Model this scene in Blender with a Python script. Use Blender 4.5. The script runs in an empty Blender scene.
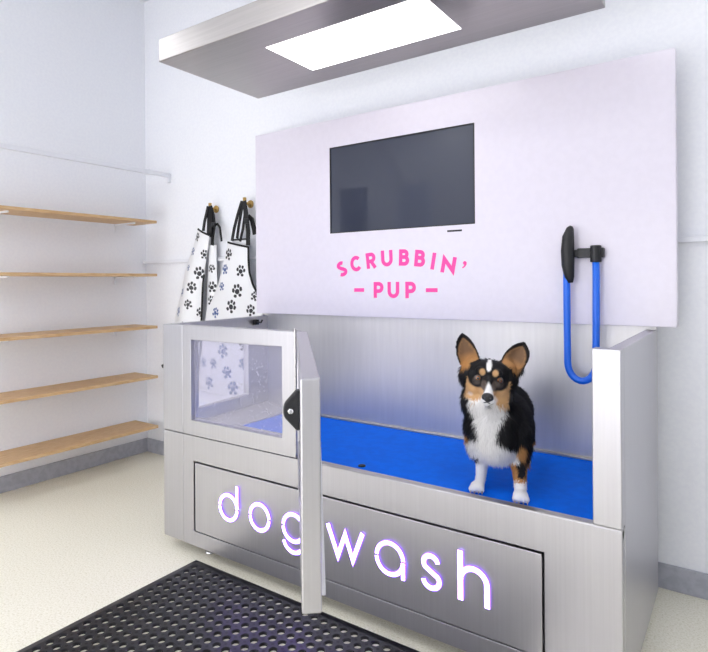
import bpy, bmesh, math, random
import numpy as np
from mathutils import Vector, Matrix
from mathutils.bvhtree import BVHTree

random.seed(7)
rng = np.random.default_rng(7)
S = bpy.context.scene
COL = S.collection
PI = math.pi

# ------------------------------------------------------------------ camera
cam_d = bpy.data.cameras.new('camera')
cam = bpy.data.objects.new('camera', cam_d)
COL.objects.link(cam)
cam_d.sensor_fit = 'HORIZONTAL'
cam_d.sensor_width = 36.0
cam_d.lens = 36.0 * 566.85 / 708.0
cam_d.shift_x = 0.0
cam_d.shift_y = -43.85 / 708.0
cam_d.clip_start = 0.02
yaw = math.radians(34.649)
cam.matrix_world = (Matrix.Translation((0, 0, 1.305)) @ Matrix.Rotation(yaw, 4, 'Z')
                    @ Matrix.Rotation(PI / 2, 4, 'X') @ Matrix.Rotation(math.radians(-0.431), 4, 'Z'))
S.camera = cam

# ------------------------------------------------------------------ world, exposure
W = bpy.data.worlds.new('world')
S.world = W
W.use_nodes = True
W.node_tree.nodes['Background'].inputs[0].default_value = (1.0, 0.985, 0.975, 1)
W.node_tree.nodes['Background'].inputs[1].default_value = 4.6
S.view_settings.view_transform = 'Standard'
S.view_settings.look = 'None'
S.view_settings.gamma = 1.0
S.view_settings.use_curve_mapping = False
S.view_settings.exposure = 0.0

ADDED_CEILING_LAMP = 9.0
HOOD_LAMP = 3.6

# ------------------------------------------------------------------ helpers
def lin(r, g, b):
    f = lambda c: c / 12.92 if c <= 0.04045 else ((c + 0.055) / 1.055) ** 2.4
    return (f(r / 255), f(g / 255), f(b / 255), 1)

def mat(name, col, rough=0.5, metal=0.0, spec=0.5, coat=0.0, emit=None, estr=0.0):
    m = bpy.data.materials.new(name)
    m.use_nodes = True
    p = m.node_tree.nodes['Principled BSDF']
    p.inputs['Base Color'].default_value = col
    p.inputs['Roughness'].default_value = rough
    p.inputs['Metallic'].default_value = metal
    p.inputs['Specular IOR Level'].default_value = spec
    p.inputs['Coat Weight'].default_value = coat
    if emit:
        p.inputs['Emission Color'].default_value = emit
        p.inputs['Emission Strength'].default_value = estr
    return m

def nd(m, t, **kw):
    n = m.node_tree.nodes.new(t)
    for k, v in kw.items():
        setattr(n, k, v)
    return n

def lk(m, a, b):
    m.node_tree.links.new(a, b)

def noise_col(m, scale, c0, c1, p0=0.4, p1=0.6, detail=3, stretch=None, bump=0.0, rough=None):
    """procedural two-tone noise on the base colour, optional bump"""
    P = m.node_tree.nodes['Principled BSDF']
    tc = nd(m, 'ShaderNodeTexCoord')
    mp = nd(m, 'ShaderNodeMapping')
    mp.inputs['Scale'].default_value = stretch or (1, 1, 1)
    lk(m, tc.outputs['Object'], mp.inputs['Vector'])
    n = nd(m, 'ShaderNodeTexNoise')
    n.inputs['Scale'].default_value = scale
    n.inputs['Detail'].default_value = detail
    lk(m, mp.outputs[0], n.inputs['Vector'])
    r = nd(m, 'ShaderNodeValToRGB')
    r.color_ramp.elements[0].position = p0
    r.color_ramp.elements[1].position = p1
    r.color_ramp.elements[0].color = c0
    r.color_ramp.elements[1].color = c1
    lk(m, n.outputs['Fac'], r.inputs[0])
    lk(m, r.outputs[0], P.inputs['Base Color'])
    if bump:
        b = nd(m, 'ShaderNodeBump')
        b.inputs['Strength'].default_value = bump
        b.inputs['Distance'].default_value = 0.002
        lk(m, n.outputs['Fac'], b.inputs['Height'])
        lk(m, b.outputs[0], P.inputs['Normal'])
    if rough:
        mr = nd(m, 'ShaderNodeMapRange')
        mr.inputs['To Min'].default_value = rough[0]
        mr.inputs['To Max'].default_value = rough[1]
        lk(m, n.outputs['Fac'], mr.inputs['Value'])
        lk(m, mr.outputs[0], P.inputs['Roughness'])
    return m

class MB:
    """collects shapes, then links them as ONE mesh object"""
    def __init__(s):
        s.b = bmesh.new()

    def box(s, x0, x1, y0, y1, z0, z1, M=None):
        v = [s.b.verts.new((x, y, z)) for x in (x0, x1) for y in (y0, y1) for z in (z0, z1)]
        for f in ((0, 1, 3, 2), (4, 6, 7, 5), (0, 4, 5, 1), (2, 3, 7, 6), (0, 2, 6, 4), (1, 5, 7, 3)):
            s.b.faces.new([v[i] for i in f])
        if M:
            for q in v:
                q.co = M @ q.co
        return s

    def frame(s, x0, x1, y0, y1, z0, z1, ox0, ox1, oz0, oz1, M=None):
        """rectangular slab in XZ with a rectangular opening, one welded shell"""
        O = [(x0, z0), (x1, z0), (x1, z1), (x0, z1)]
        I = [(ox0, oz0), (ox1, oz0), (ox1, oz1), (ox0, oz1)]
        L = {}
        for tag, pts in (('o', O), ('i', I)):
            for k, (x, z) in enumerate(pts):
                for y in (0, 1):
                    q = s.b.verts.new((x, (y0, y1)[y], z))
                    if M:
                        q.co = M @ q.co
                    L[tag, k, y] = q
        for k in range(4):
            n = (k + 1) % 4
            s.b.faces.new([L['o', k, 0], L['o', n, 0], L['i', n, 0], L['i', k, 0]])
            s.b.faces.new([L['o', n, 1], L['o', k, 1], L['i', k, 1], L['i', n, 1]])
            s.b.faces.new([L['o', k, 1], L['o', n, 1], L['o', n, 0], L['o', k, 0]])
            s.b.faces.new([L['i', k, 0], L['i', n, 0], L['i', n, 1], L['i', k, 1]])
        return s

    def tube(s, pts, rad, seg=12, cap=True):
        pts = [Vector(p) for p in pts]
        n = len(pts)
        rads = rad if isinstance(rad, (list, tuple)) else [rad] * n
        rings = []
        up = None
        for i, p in enumerate(pts):
            t = (pts[min(i + 1, n - 1)] - pts[max(i - 1, 0)]).normalized()
            if up is None:
                up = t.orthogonal().normalized()
            up = (up - t * up.dot(t))
            up = up.normalized() if up.length > 1e-6 else t.orthogonal().normalized()
            w = t.cross(up)
            rings.append([s.b.verts.new(p + (up * math.cos(2 * PI * k / seg) + w * math.sin(2 * PI * k / seg)) * rads[i]) for k in range(seg)])
        for a, c in zip(rings, rings[1:]):
            for k in range(seg):
                s.b.faces.new([a[k], a[(k + 1) % seg], c[(k + 1) % seg], c[k]])
        if cap:
            s.b.faces.new(rings[0][::-1])
            s.b.faces.new(rings[-1])
        return s

    def lathe(s, prof, seg=20, M=None):
        """prof: (radius, height) about local z"""
        rings = []
        for r, h in prof:
            ring = []
            for k in range(seg):
                v = Vector((r * math.cos(2 * PI * k / seg), r * math.sin(2 * PI * k / seg), h))
                ring.append(s.b.verts.new(M @ v if M else v))
            rings.append(ring)
        for a, c in zip(rings, rings[1:]):
            for k in range(seg):
                s.b.faces.new([a[k], a[(k + 1) % seg], c[(k + 1) % seg], c[k]])
        s.b.faces.new(rings[0][::-1])
        s.b.faces.new(rings[-1])
        return s

    def ell(s, c, r, M=None, u=20, v=14):
        d = bmesh.ops.create_uvsphere(s.b, u_segments=u, v_segments=v, radius=1.0)
        for q in d['verts']:
            p = Vector((q.co.x * r[0], q.co.y * r[1], q.co.z * r[2]))
            if M:
                p = M @ p
            q.co = p + Vector(c)
        return s

    def ribbon(s, pts, w, y0, y1, T=None):
        """a flat stroke of width w along pts in XZ, thick from y0 to y1 (front y0)"""
        P = [Vector((p[0], p[1])) for p in pts]
        n = len(P)
        closed = (P[0] - P[-1]).length < 1e-6
        L, R = [], []
        for i in range(n):
            if closed:
                a, c = P[(i - 1) % (n - 1)], P[(i + 1) % (n - 1)]
            else:
                a, c = P[max(i - 1, 0)], P[min(i + 1, n - 1)]
            d0 = (P[i] - a).normalized() if (P[i] - a).length > 1e-9 else (c - P[i]).normalized()
            d1 = (c - P[i]).normalized() if (c - P[i]).length > 1e-9 else d0
            n0, n1 = Vector((-d0.y, d0.x)), Vector((-d1.y, d1.x))
            m = (n0 + n1).normalized()
            k = min(1 / max(m.dot(n0), 0.25), 2.6)
            L.append(P[i] + m * w / 2 * k)
            R.append(P[i] - m * w / 2 * k)
        tr = T if T else (lambda x, y, z: (x, y, z))
        V = []
        for i in range(n):
            V.append([s.b.verts.new(tr(q.x, y, q.y)) for q, y in ((L[i], y0), (R[i], y0), (R[i], y1), (L[i], y1))])
        for a, c in zip(V, V[1:]):
            for k in range(4):
                s.b.faces.new([a[k], a[(k + 1) % 4], c[(k + 1) % 4], c[k]])
        if not closed:
            s.b.faces.new(V[0][::-1])
            s.b.faces.new(V[-1])
        return s

    def poly(s, pts, y0, y1, T=None):
        tr = T if T else (lambda x, y, z: (x, y, z))
        a = [s.b.verts.new(tr(x, y0, z)) for x, z in pts]
        c = [s.b.verts.new(tr(x, y1, z)) for x, z in pts]
        n = len(pts)
        s.b.faces.new(a)
        s.b.faces.new(c[::-1])
        for k in range(n):
            s.b.faces.new([a[k], c[k], c[(k + 1) % n], a[(k + 1) % n]])
        return s

    def build(s, name, m, parent=None, bevel=0.0, smooth=False, segs=2):
        bmesh.ops.recalc_face_normals(s.b, faces=s.b.faces[:])
        me = bpy.data.meshes.new(name)
        s.b.to_mesh(me)
        s.b.free()
        if m:
            me.materials.append(m)
        if smooth:
            for p in me.polygons:
                p.use_smooth = True
        o = bpy.data.objects.new(name, me)
        COL.objects.link(o)
        if parent:
            o.parent = parent
            o.matrix_parent_inverse = world_of(parent).inverted()
        if bevel:
            b = o.modifiers.new('bevel', 'BEVEL')
            b.width = bevel
            b.segments = segs
            b.limit_method = 'ANGLE'
            b.harden_normals = False
        return o

def world_of(o):
    """world matrix before the first depsgraph update"""
    if o.parent:
        return world_of(o.parent) @ o.matrix_parent_inverse @ o.matrix_basis
    return o.matrix_basis.copy()

def thing(name, label, cat, loc=(0, 0, 0), group=None):
    o = bpy.data.objects.new(name, None)
    o.empty_display_size = 0.1
    COL.objects.link(o)
    o.location = loc
    o['label'] = label
    o['category'] = cat
    if group:
        o['group'] = group
    return o

def tag(o, label, cat, group=None):
    o['label'] = label
    o['category'] = cat
    if group:
        o['group'] = group
    return o

def struct(o):
    o['kind'] = 'structure'
    return o

def arc(cx, cz, r, a0, a1, n=24, rz=None):
    rz = rz or r
    return [(cx + r * math.cos(math.radians(a0 + (a1 - a0) * i / n)), cz + rz * math.sin(math.radians(a0 + (a1 - a0) * i / n))) for i in range(n + 1)]

# children are parented with plain world coordinates: an identity-rotation Empty at loc
# keeps world positions through matrix_parent_inverse.

# ------------------------------------------------------------------ materials
M_wall = noise_col(mat('wall_paint', lin(226, 229, 236), 0.6), 60, lin(238, 240, 246), lin(241, 243, 248))
M_ceil = noise_col(mat('ceiling_paint', lin(236, 238, 242), 0.8), 40, lin(232, 234, 238), lin(238, 240, 244))
M_base = noise_col(mat('grey_vinyl_skirting', lin(168, 170, 180), 0.4), 30, lin(160, 162, 172), lin(172, 174, 184))
M_white = mat('white_powder_coat', lin(232, 234, 240), 0.35)

def floor_mat():
    m = mat('speckled_cream_vinyl', lin(214, 209, 190), 0.45)
    P = m.node_tree.nodes['Principled BSDF']
    tc = nd(m, 'ShaderNodeTexCoord')
    v = nd(m, 'ShaderNodeTexNoise')
    v.inputs['Scale'].default_value = 130
    v.inputs['Detail'].default_value = 4
    v.inputs['Roughness'].default_value = 0.7
    lk(m, tc.outputs['Object'], v.inputs['Vector'])
    r = nd(m, 'ShaderNodeValToRGB')
    e = r.color_ramp.elements
    e[0].position, e[0].color = 0.30, lin(204, 198, 172)
    e[1].position, e[1].color = 0.66, lin(244, 241, 228)
    q = e.new(0.47)
    q.color = lin(234, 230, 212)
    lk(m, v.outputs['Fac'], r.inputs[0])
    lk(m, r.outputs[0], P.inputs['Base Color'])
    return m
M_floor = floor_mat()

def steel(name, c0, c1, r0, r1, stretch, aniso=0.0):
    m = mat(name, c0, r0, 1.0)
    noise_col(m, 1.0, c0, c1, 0.3, 0.7, detail=6, stretch=stretch, bump=0.012, rough=(r0, r1))
    return m
M_steel = steel('brushed_stainless', lin(188, 187, 191), lin(194, 193, 197), 0.36, 0.42, (160, 160, 2))
M_steelh = steel('brushed_stainless_flat', lin(186, 184, 183), lin(200, 198, 197), 0.28, 0.40, (3, 220, 220))
M_splash = steel('satin_splashback', lin(206, 205, 204), lin(212, 211, 210), 0.42, 0.48, (60, 60, 4))
M_splash.node_tree.nodes['Principled BSDF'].inputs['Metallic'].default_value = 0.8
M_hood = steel('brushed_stainless_hood', lin(172, 168, 166), lin(182, 178, 176), 0.30, 0.38, (3, 120, 120))
M_chrome = mat('polished_chrome', lin(214, 214, 216), 0.12, 1.0)
M_dark = mat('black_parts_and_gap_shade', lin(20, 20, 22), 0.6)  # black of small parts, also shade painted in the groove and mat pits
M_black = mat('black_rubber', lin(22, 23, 26), 0.45)
M_panel = noise_col(mat('gloss_white_panel', lin(226, 222, 234), 0.28, coat=0.1), 30, lin(219, 214, 226), lin(221, 216, 228))
M_pink = mat('hot_pink_vinyl', lin(248, 62, 160), 0.4)
M_screen = mat('dark_screen_glass', lin(58, 62, 76), 0.03, spec=0.55)
M_blue = noise_col(mat('blue_rubber_mat', lin(0, 112, 248), 0.5, spec=0.05), 25, lin(0, 110, 246), lin(1, 116, 253), bump=0.15)
M_bluehose = mat('blue_hose', lin(14, 104, 226), 0.3)
M_wood = noise_col(mat('pale_oak', lin(206, 172, 128), 0.5), 14, lin(196, 158, 112), lin(214, 182, 138), stretch=(12, 1, 12))
M_brass = mat('brushed_brass', lin(188, 156, 96), 0.4, 1.0)
M_strap = noise_col(mat('black_webbing', lin(22, 22, 25), 0.7), 200, lin(8, 8, 10), lin(18, 18, 21))
M_mat = mat('black_floor_rubber', lin(26, 26, 33), 0.40, spec=0.5)
M_lamp = mat('lamp_diffuser', (1, 1, 1, 1), 0.5, emit=(1.0, 0.975, 0.99, 1), estr=HOOD_LAMP)
M_addedlamp = mat('added_lamp_diffuser', (1, 1, 1, 1), 0.5, emit=(0.96, 0.97, 1.0, 1), estr=ADDED_CEILING_LAMP)
M_glow = mat('glowing_letter_face', (1, 1, 1, 1), 0.5, emit=(0.36, 0.21, 1.0, 1), estr=10.0)
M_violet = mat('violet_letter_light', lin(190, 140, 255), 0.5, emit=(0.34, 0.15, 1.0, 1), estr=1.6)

def glass_mat(name, tint, haze, drops):
    m = bpy.data.materials.new(name)
    m.use_nodes = True
    N = m.node_tree
    N.nodes.clear()
    out = N.nodes.new('ShaderNodeOutputMaterial')
    tr = N.nodes.new('ShaderNodeBsdfTransparent')
    tr.inputs[0].default_value = tint
    gl = N.nodes.new('ShaderNodeBsdfGlossy')
    gl.inputs['Roughness'].default_value = 0.04
    df = N.nodes.new('ShaderNodeBsdfDiffuse')
    df.inputs[0].default_value = lin(226, 224, 246)
    lw = N.nodes.new('ShaderNodeLayerWeight')
    lw.inputs['Blend'].default_value = 0.12
    fr = N.nodes.new('ShaderNodeMath')
    fr.operation = 'MULTIPLY_ADD'
    fr.inputs[1].default_value = 0.5
    fr.inputs[2].default_value = 0.03
    N.links.new(lw.outputs['Facing'], fr.inputs[0])
    a = N.nodes.new('ShaderNodeMixShader')
    N.links.new(fr.outputs[0], a.inputs[0])
    N.links.new(tr.outputs[0], a.inputs[1])
    N.links.new(gl.outputs[0], a.inputs[2])
    b = N.nodes.new('ShaderNodeMixShader')
    tc = N.nodes.new('ShaderNodeTexCoord')
    v = N.nodes.new('ShaderNodeTexVoronoi')
    v.inputs['Scale'].default_value = 55
    N.links.new(tc.outputs['Object'], v.inputs['Vector'])
    r = N.nodes.new('ShaderNodeValToRGB')
    r.color_ramp.elements[0].position = 0.10
    r.color_ramp.elements[0].color = (drops, drops, drops, 1)
    r.color_ramp.elements[1].position = 0.17
    r.color_ramp.elements[1].color = (haze, haze, haze, 1)
    N.links.new(v.outputs['Distance'], r.inputs[0])
    N.links.new(r.outputs[0], b.inputs[0])
    N.links.new(a.outputs[0], b.inputs[1])
    N.links.new(df.outputs[0], b.inputs[2])
    N.links.new(b.outputs[0], out.inputs[0])
    return m
M_glass = glass_mat('splashed_glass', (0.95, 0.945, 0.99, 1), 0.10, 0.80)
M_glass2 = glass_mat('clear_glass', (0.97, 0.97, 0.99, 1), 0.03, 0.10)

def attr_mat(name, rough, spec=0.4):
    m = mat(name, (1, 1, 1, 1), rough, spec=spec)
    a = nd(m, 'ShaderNodeAttribute')
    a.attribute_name = 'Col'
    lk(m, a.outputs['Color'], m.node_tree.nodes['Principled BSDF'].inputs['Base Color'])
    return m

# ------------------------------------------------------------------ room
XL, XR, YB, YF, ZC = -3.85, 2.2, 2.72, -1.6, 3.5
struct(MB().box(-6.4, XR, YF, YB, -0.1, 0).build('floor', M_floor))
struct(MB().box(-6.4, XR, YF, YB, ZC, ZC + 0.1).build('ceiling', M_ceil))
struct(MB().box(XL - 0.1, XR + 0.1, YB, YB + 0.1, 0, ZC).build('wall_back', M_wall))
struct(MB().box(XL - 0.1, XL, 1.2, YB, 0, ZC).build('wall_left', M_wall))
struct(MB().box(-6.4, XL - 0.1, 1.2, 1.3, 0, ZC).build('wall_recess', M_wall))
struct(MB().box(-6.5, -6.4, YF - 0.1, 1.3, 0, ZC).build('wall_far_left', M_wall))
struct(MB().frame(-6.4, XR + 0.1, YF - 0.1, YF, 0, ZC, -4.6, 0.2, 0.15, 1.92).build('wall_front', M_wall))
win = struct(MB().frame(-4.6, 0.2, YF - 0.08, YF - 0.02, 0.15, 1.92, -4.54, 0.14, 0.21, 1.86).box(-3.03, -2.97, YF - 0.08, YF - 0.02, 0.21, 1.86).box(-1.43, -1.37, YF - 0.08, YF - 0.02, 0.21, 1.86).build('added_window_1', M_white, bevel=0.003))  # unseen window, added behind the camera to light the room from the front
MB().box(-4.54, 0.14, YF - 0.054, YF - 0.048, 0.21, 1.86).build('pane', M_glass2, win)
struct(MB().box(XR, XR + 0.1, YF, YB, 0, ZC).build('wall_right', M_wall))
struct(MB().box(XL, XR, YB - 0.012, YB, 0, 0.105).build('baseboard_back', M_base, bevel=0.003))
struct(MB().box(XL, XL + 0.012, 1.2, YB - 0.012, 0, 0.105).build('baseboard_left', M_base, bevel=0.003))
struct(MB().box(XL, -0.12, YB - 0.030, YB, 1.458, 1.482).build('trim_1', M_white, bevel=0.003))

# unseen ceiling lamps, added to brighten the room
for k, (x, y, where) in enumerate([(-4.5, 0.45, 'near the wooden shelves'), (-2.9, -0.9, 'left of the camera spot'),
                                   (-0.9, -0.9, 'behind the camera spot'), (1.1, 0.4, 'beyond the right end of the dog wash')]):
    t = thing('added_ceiling_light', 'added square white flush ceiling light %s' % where, 'light', (x, y, ZC), 'added ceiling lights')
    MB().frame(x - 0.46, x + 0.46, ZC - 0.03, ZC, y - 0.46, y + 0.46, x - 0.43, x + 0.43, y - 0.43, y + 0.43,
               M=Matrix(((1, 0, 0, 0), (0, 0, 1, 0), (0, 1, 0, 0), (0, 0, 0, 1)))).build('frame', M_white, t)
    MB().box(x - 0.43, x + 0.43, y - 0.43, y + 0.43, ZC - 0.02, ZC - 0.004).build('diffuser', M_addedlamp, t)

# ------------------------------------------------------------------ the dog wash tub
X0, X1, YT, ZT, ZL = -2.395, -0.298, 1.784, 1.103, 0.579
XB0, XB1, YS = -2.475, -0.22, 2.578
tub = thing('dog_wash_tub', 'large stainless steel dog wash tub with a window, open gate and glowing violet lettering', 'dog wash', (-1.35, 2.18, 0))
# front
MB().box(X0, -2.2465, YT, YT + 0.05, 0.055, ZL - 0.0015).box(X0, -2.2465, YT, YT + 0.05, ZL + 0.0015, ZT).build('corner_post', M_steel, tub, bevel=0.003)
MB().frame(-2.2445, X1, YT, YT + 0.04, 0.055, ZL - 0.0015, -2.171, -0.522, 0.124, 0.459).build('apron_frame', M_steel, tub, bevel=0.002)
MB().box(-2.1635, -0.5295, YT + 0.002, YT + 0.02, 0.1275, 0.4505).build('front_panel', M_steel, tub, bevel=0.002)
MB().box(-2.19, -0.50, YT + 0.022, YT + 0.038, 0.115, 0.468).build('recess_shade_sheet', M_dark, tub)  # dark colour gives the shade of the unlit interior behind the panel groove
MB().box(-1.525, X1, YT + 0.001, YT + 0.038, ZL - 0.03, ZL + 0.0015).build('lip', M_steelh, tub, bevel=0.004)
# fixed window beside the gate
MB().frame(-2.2445, -1.533, YT, YT + 0.045, ZL + 0.0015, ZT, -2.185, -1.605, 0.652, 1.036).build('window_frame', M_steel, tub, bevel=0.002)
MB().box(-2.187, -1.603, YT + 0.016, YT + 0.022, 0.650, 1.038).build('window_pane', M_glass, tub)
MB().frame(-2.192, -1.598, YT + 0.024, YT + 0.043, 0.645, 1.043, -2.180, -1.610, 0.657, 1.031).build('window_gasket', M_steelh, tub)
h = MB()
for z in np.linspace(0.60, 1.08, 13):
    h.tube([(-1.530, YT - 0.002, z), (-1.530, YT - 0.002, z + 0.036)], 0.0045, 8)
h.build('hinge', M_steelh, tub)
# splayed left side with its own window
ang = math.atan2(XB0 - X0, YS - YT)
L = (Vector((XB0, YS, 0)) - Vector((X0, YT, 0))).length
ux, uy = (XB0 - X0) / L, (YS - YT) / L
MS = Matrix(((ux, uy, 0, X0), (uy, -ux, 0, YT), (0, 0, 1, 0), (0, 0, 0, 1)))   # local x runs to the back, local y points into the tub
MB().box(0.05, L, 0, 0.04, 0.055, ZL, MS).build('side_skirt', M_steel, tub, bevel=0.002)
MB().frame(0.05, L, 0, 0.04, ZL + 0.002, ZT, 0.178, 0.612, 0.646, 1.03, MS).build('side_window_frame', M_steel, tub, bevel=0.002)
MB().box(0.176, 0.614, 0.016, 0.022, 0.644, 1.032, MS).build('side_window_pane', M_glass2, tub)
# right end
MB().box(-0.378, X1, YT, YT + 0.05, ZL + 0.002, ZT).build('latch_post', M_steel, tub, bevel=0.003)
MB().box(-0.338, X1, YT + 0.051, YS, 0.055, ZT).build('end_wall', M_steel, tub, bevel=0.002)
# inside: tray, sloping side ledge, cove and splashback
MB().box(-2.42, -0.34, YT + 0.041, YS, 0.49, 0.527).build('tray', M_splash, tub)
e = MB()
e.b.verts.ensure_lookup_table()
sec = [(-2.40, 0.528), (-2.246, 0.528), (-2.246, 0.541), (-2.262, 0.547), (-2.385, 0.583), (-2.40, 0.590)]
for (xa, za), (xb, zb) in zip(sec, sec[1:] + sec[:1]):
    pass
ra = [e.b.verts.new((x, YT + 0.047, z)) for x, z in sec]
rb = [e.b.verts.new((x - (0.07 if x < -2.3 else 0.0), YS - 0.001, z)) for x, z in sec]
e.b.faces.new(ra)
e.b.faces.new(rb[::-1])
for k in range(6):
    e.b.faces.new([ra[k], rb[k], rb[(k + 1) % 6], ra[(k + 1) % 6]])
e.build('sloped_ledge', M_splash, tub, bevel=0.002)
MB().box(XB0, X1, YS, YS + 0.02, 0.49, 1.30).build('splashback', M_splash, tub)
MB().box(-2.245, -0.34, YS - 0.018, YS, 0.528, 0.545).build('cove_strip', M_steelh, tub, bevel=0.004)
MB().tube([(XB0 + 0.008, YS - 0.006, 0.60), (XB0 + 0.008, YS - 0.006, ZT + 0.005)], 0.008, 10).build('corner_seam', M_chrome, tub, smooth=True)
MB().box(-2.43, -2.40, 2.44, 2.47, 1.055, 1.085).tube([(-2.40, 2.455, 1.07), (-2.37, 2.455, 1.07), (-2.36, 2.455, 1.085)], 0.006, 8).build('hose_clip', M_dark, tub, bevel=0.003)
MB().tube([(-2.415, 1.84, 0.876), (-2.447, 1.84, 0.872), (-2.466, 1.838, 0.876), (-2.472, 1.838, 0.888)], 0.007, 8).build('side_hook', M_black, tub, smooth=True)
for x, y in ((-2.144, 1.862), (-0.50, 1.862), (-2.2, 2.45), (-0.50, 2.45)):
    MB().lathe([(0.026, 0.0), (0.028, 0.006), (0.020, 0.012), (0.010, 0.016), (0.010, 0.06)], 18, Matrix.Translation((x, y, 0))).build('foot', M_chrome, tub, smooth=True)
MB().box(-2.36, -0.33, YT + 0.055, 2.55, 0.057, 0.075).build('base_plate', M_steel, tub)

# glowing lettering d o g w a s h : each letter lit from behind
def glow_letter(strokes, what):
    f = (YT - 0.005) / YT                      # the letters stand 5 mm proud of the steel
    T = lambda x, y, z: (x * f, y, 1.305 + (z - 1.305) * f)
    b = MB()
    for pts, w in strokes:
        b.ribbon(pts, w, YT - 0.0055, YT - 0.0047, T)
    o = b.build('letter', M_glow, tub)
    o['label'] = 'glowing white letter %s' % what
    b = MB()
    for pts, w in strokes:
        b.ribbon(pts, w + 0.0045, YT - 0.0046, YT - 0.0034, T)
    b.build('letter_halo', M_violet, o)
    return o
w_ = 0.0138
gap = 3.6
def ring(cx, cz, r=0.0558):
    return [(arc(cx, cz, r, gap, 180 - gap), w_), (arc(cx, cz, r, 180 + gap, 360 - gap), w_)]
glow_letter(ring(-1.934, 0.2885) + [([(-1.879, 0.393), (-1.879, 0.2915)], w_)], 'd')
glow_letter(ring(-1.741, 0.2885), 'o')
glow_letter(ring(-1.548, 0.2885) + [([(-1.493, 0.352), (-1.493, 0.291)], w_), ([(-1.493, 0.2855)] + arc(-1.548, 0.2425, 0.0555, 0, -163), w_)], 'g')
glow_letter([([(-1.3685, 0.350), (-1.3195, 0.236), (-1.2840, 0.326), (-1.2487, 0.236), (-1.2025, 0.350)], 0.0160)], 'w')
glow_letter(ring(-1.083, 0.288, 0.0567) + [([(-1.027, 0.224), (-1.027, 0.285)], w_)], 'a')
glow_letter([(arc(-0.9155, 0.3165, 0.0275, 10, 215, 18, 0.0262) + [(-0.925, 0.2935), (-0.903, 0.2815)] + arc(-0.9135, 0.2575, 0.0308, 40, -176, 20, 0.0265), 0.0152)], 's')
glow_letter([([(-0.8035, 0.3915), (-0.8035, 0.2245)], 0.0172), ([(-0.798, 0.292)] + arc(-0.756, 0.293, 0.0475, 176, 0, 20, 0.0475) + [(-0.7085, 0.224)], 0.0162)], 'h')

# gate, swung open towards the viewer
G0 = Vector((-1.524, 1.819, 0))
ga = math.atan2(-0.8865, 0.765)
MG = Matrix.Translation(G0) @ Matrix.Rotation(ga, 4, 'Z')
GL, GT = 1.171, 0.0215
gate = MB().frame(0.026, GL, -GT, GT, 0.603, ZT, 0.09, GL - 0.075, 0.668, 1.035, MG).build('gate', M_steel, tub, bevel=0.004)
MB().box(0.088, GL - 0.073, -0.003, 0.003, 0.666, 1.037, MG).build('gate_pane', M_glass2, gate)
f = MB()
fa = [(1.135, GT - 0.001, 0.96), (1.139, GT - 0.001, 0.96), (1.139, GT + 0.0015, 0.96), (1.135, GT + 0.0015, 0.96)]
fb = [(1.125, GT - 0.001, 0.624), (1.139, GT - 0.001, 0.624), (1.139, GT + 0.010, 0.624), (1.125, GT + 0.010, 0.624)]
va = [f.b.verts.new(MG @ Vector(p)) for p in fa]
vb = [f.b.verts.new(MG @ Vector(p)) for p in fb]
f.b.faces.new(va)
f.b.faces.new(vb[::-1])
for k in range(4):
    f.b.faces.new([va[k], vb[k], vb[(k + 1) % 4], va[(k + 1) % 4]])
f.build('drip_strip', M_white, gate)
# black rubber bumper knob on the outer face of the gate near its free end
D = [(0.0, -0.046), (-0.008, -0.045)] + [(-0.019 - 0.0185 * math.cos(math.radians(a)), 0.026 * math.sin(math.radians(a)) * 1.0) for a in range(-55, 56, 11)] + [(-0.008, 0.045), (0.0, 0.046)]
MK = MG @ Matrix.Translation((1.085, -GT, 1.018)) @ Matrix(((0, -1, 0, 0), (1, 0, 0, 0), (0, 0, 1, 0), (0, 0, 0, 1)))
k = MB()
k.poly(D, -0.012, 0.012, T=lambda x, y, z: MK @ Vector((x, y, z)))
knob = k.build('bumper_knob', M_black, gate, bevel=0.005, segs=3)
MB().lathe([(0.0062, 0.0), (0.0062, 0.002), (0.004, 0.0035)], 14, MK @ Matrix.Translation((-0.0205, -0.0115, -0.001)) @ Matrix.Rotation(PI / 2, 4, 'X')).build('screw', M_chrome, knob, smooth=False)

# blue tub mat and drain cap
bm_ = tag(MB().box(-2.240, -0.345, YT + 0.045, YS - 0.02, 0.5275, 0.5355).build('tub_mat', M_blue, bevel=0.002), 'bright blue rubber mat covering the floor of the steel dog wash tub', 'mat')
dc = MB().lathe([(0.016, 0), (0.016, 0.003), (0.011, 0.005), (0.004, 0.005)], 18, Matrix.Translation((-1.325, 1.965, 0.5357))).build('drain_cap', M_dark, smooth=False)
tag(dc, 'small round black cap lying on the blue tub mat near the steel lip', 'cap')

# ------------------------------------------------------------------ white display panel above the tub
YP = 2.53
panel = thing('display_panel', 'wide glossy white wall panel with a dark screen and pink lettering above the tub', 'panel', (-1.35, 2.55, 1.119))
MB().frame(XB0 - 0.005, XB1, YP, YS - 0.001, 1.119, 2.210, -1.908, -1.052, 1.5775, 2.055).build('board', M_panel, panel, bevel=0.003)
scr = MB().box(-1.906, -1.054, YP + 0.006, YP + 0.03, 1.5795, 2.053).build('screen', M_screen, panel)
MB().frame(-1.9095, -1.0505, YP + 0.001, YP + 0.007, 1.576, 2.0565, -1.903, -1.057, 1.5825, 2.050).build('screen_rim', M_dark, scr)
MB().box(-1.195, -1.117, YP - 0.0015, YP + 0.004, 1.5450, 1.5545).build('card_slot', M_dark, panel, bevel=0.002)
MB().box(-2.30, -0.40, YS + 0.021, YB - 0.001, 1.14, 2.185).build('mounting_box', M_white, panel)
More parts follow.
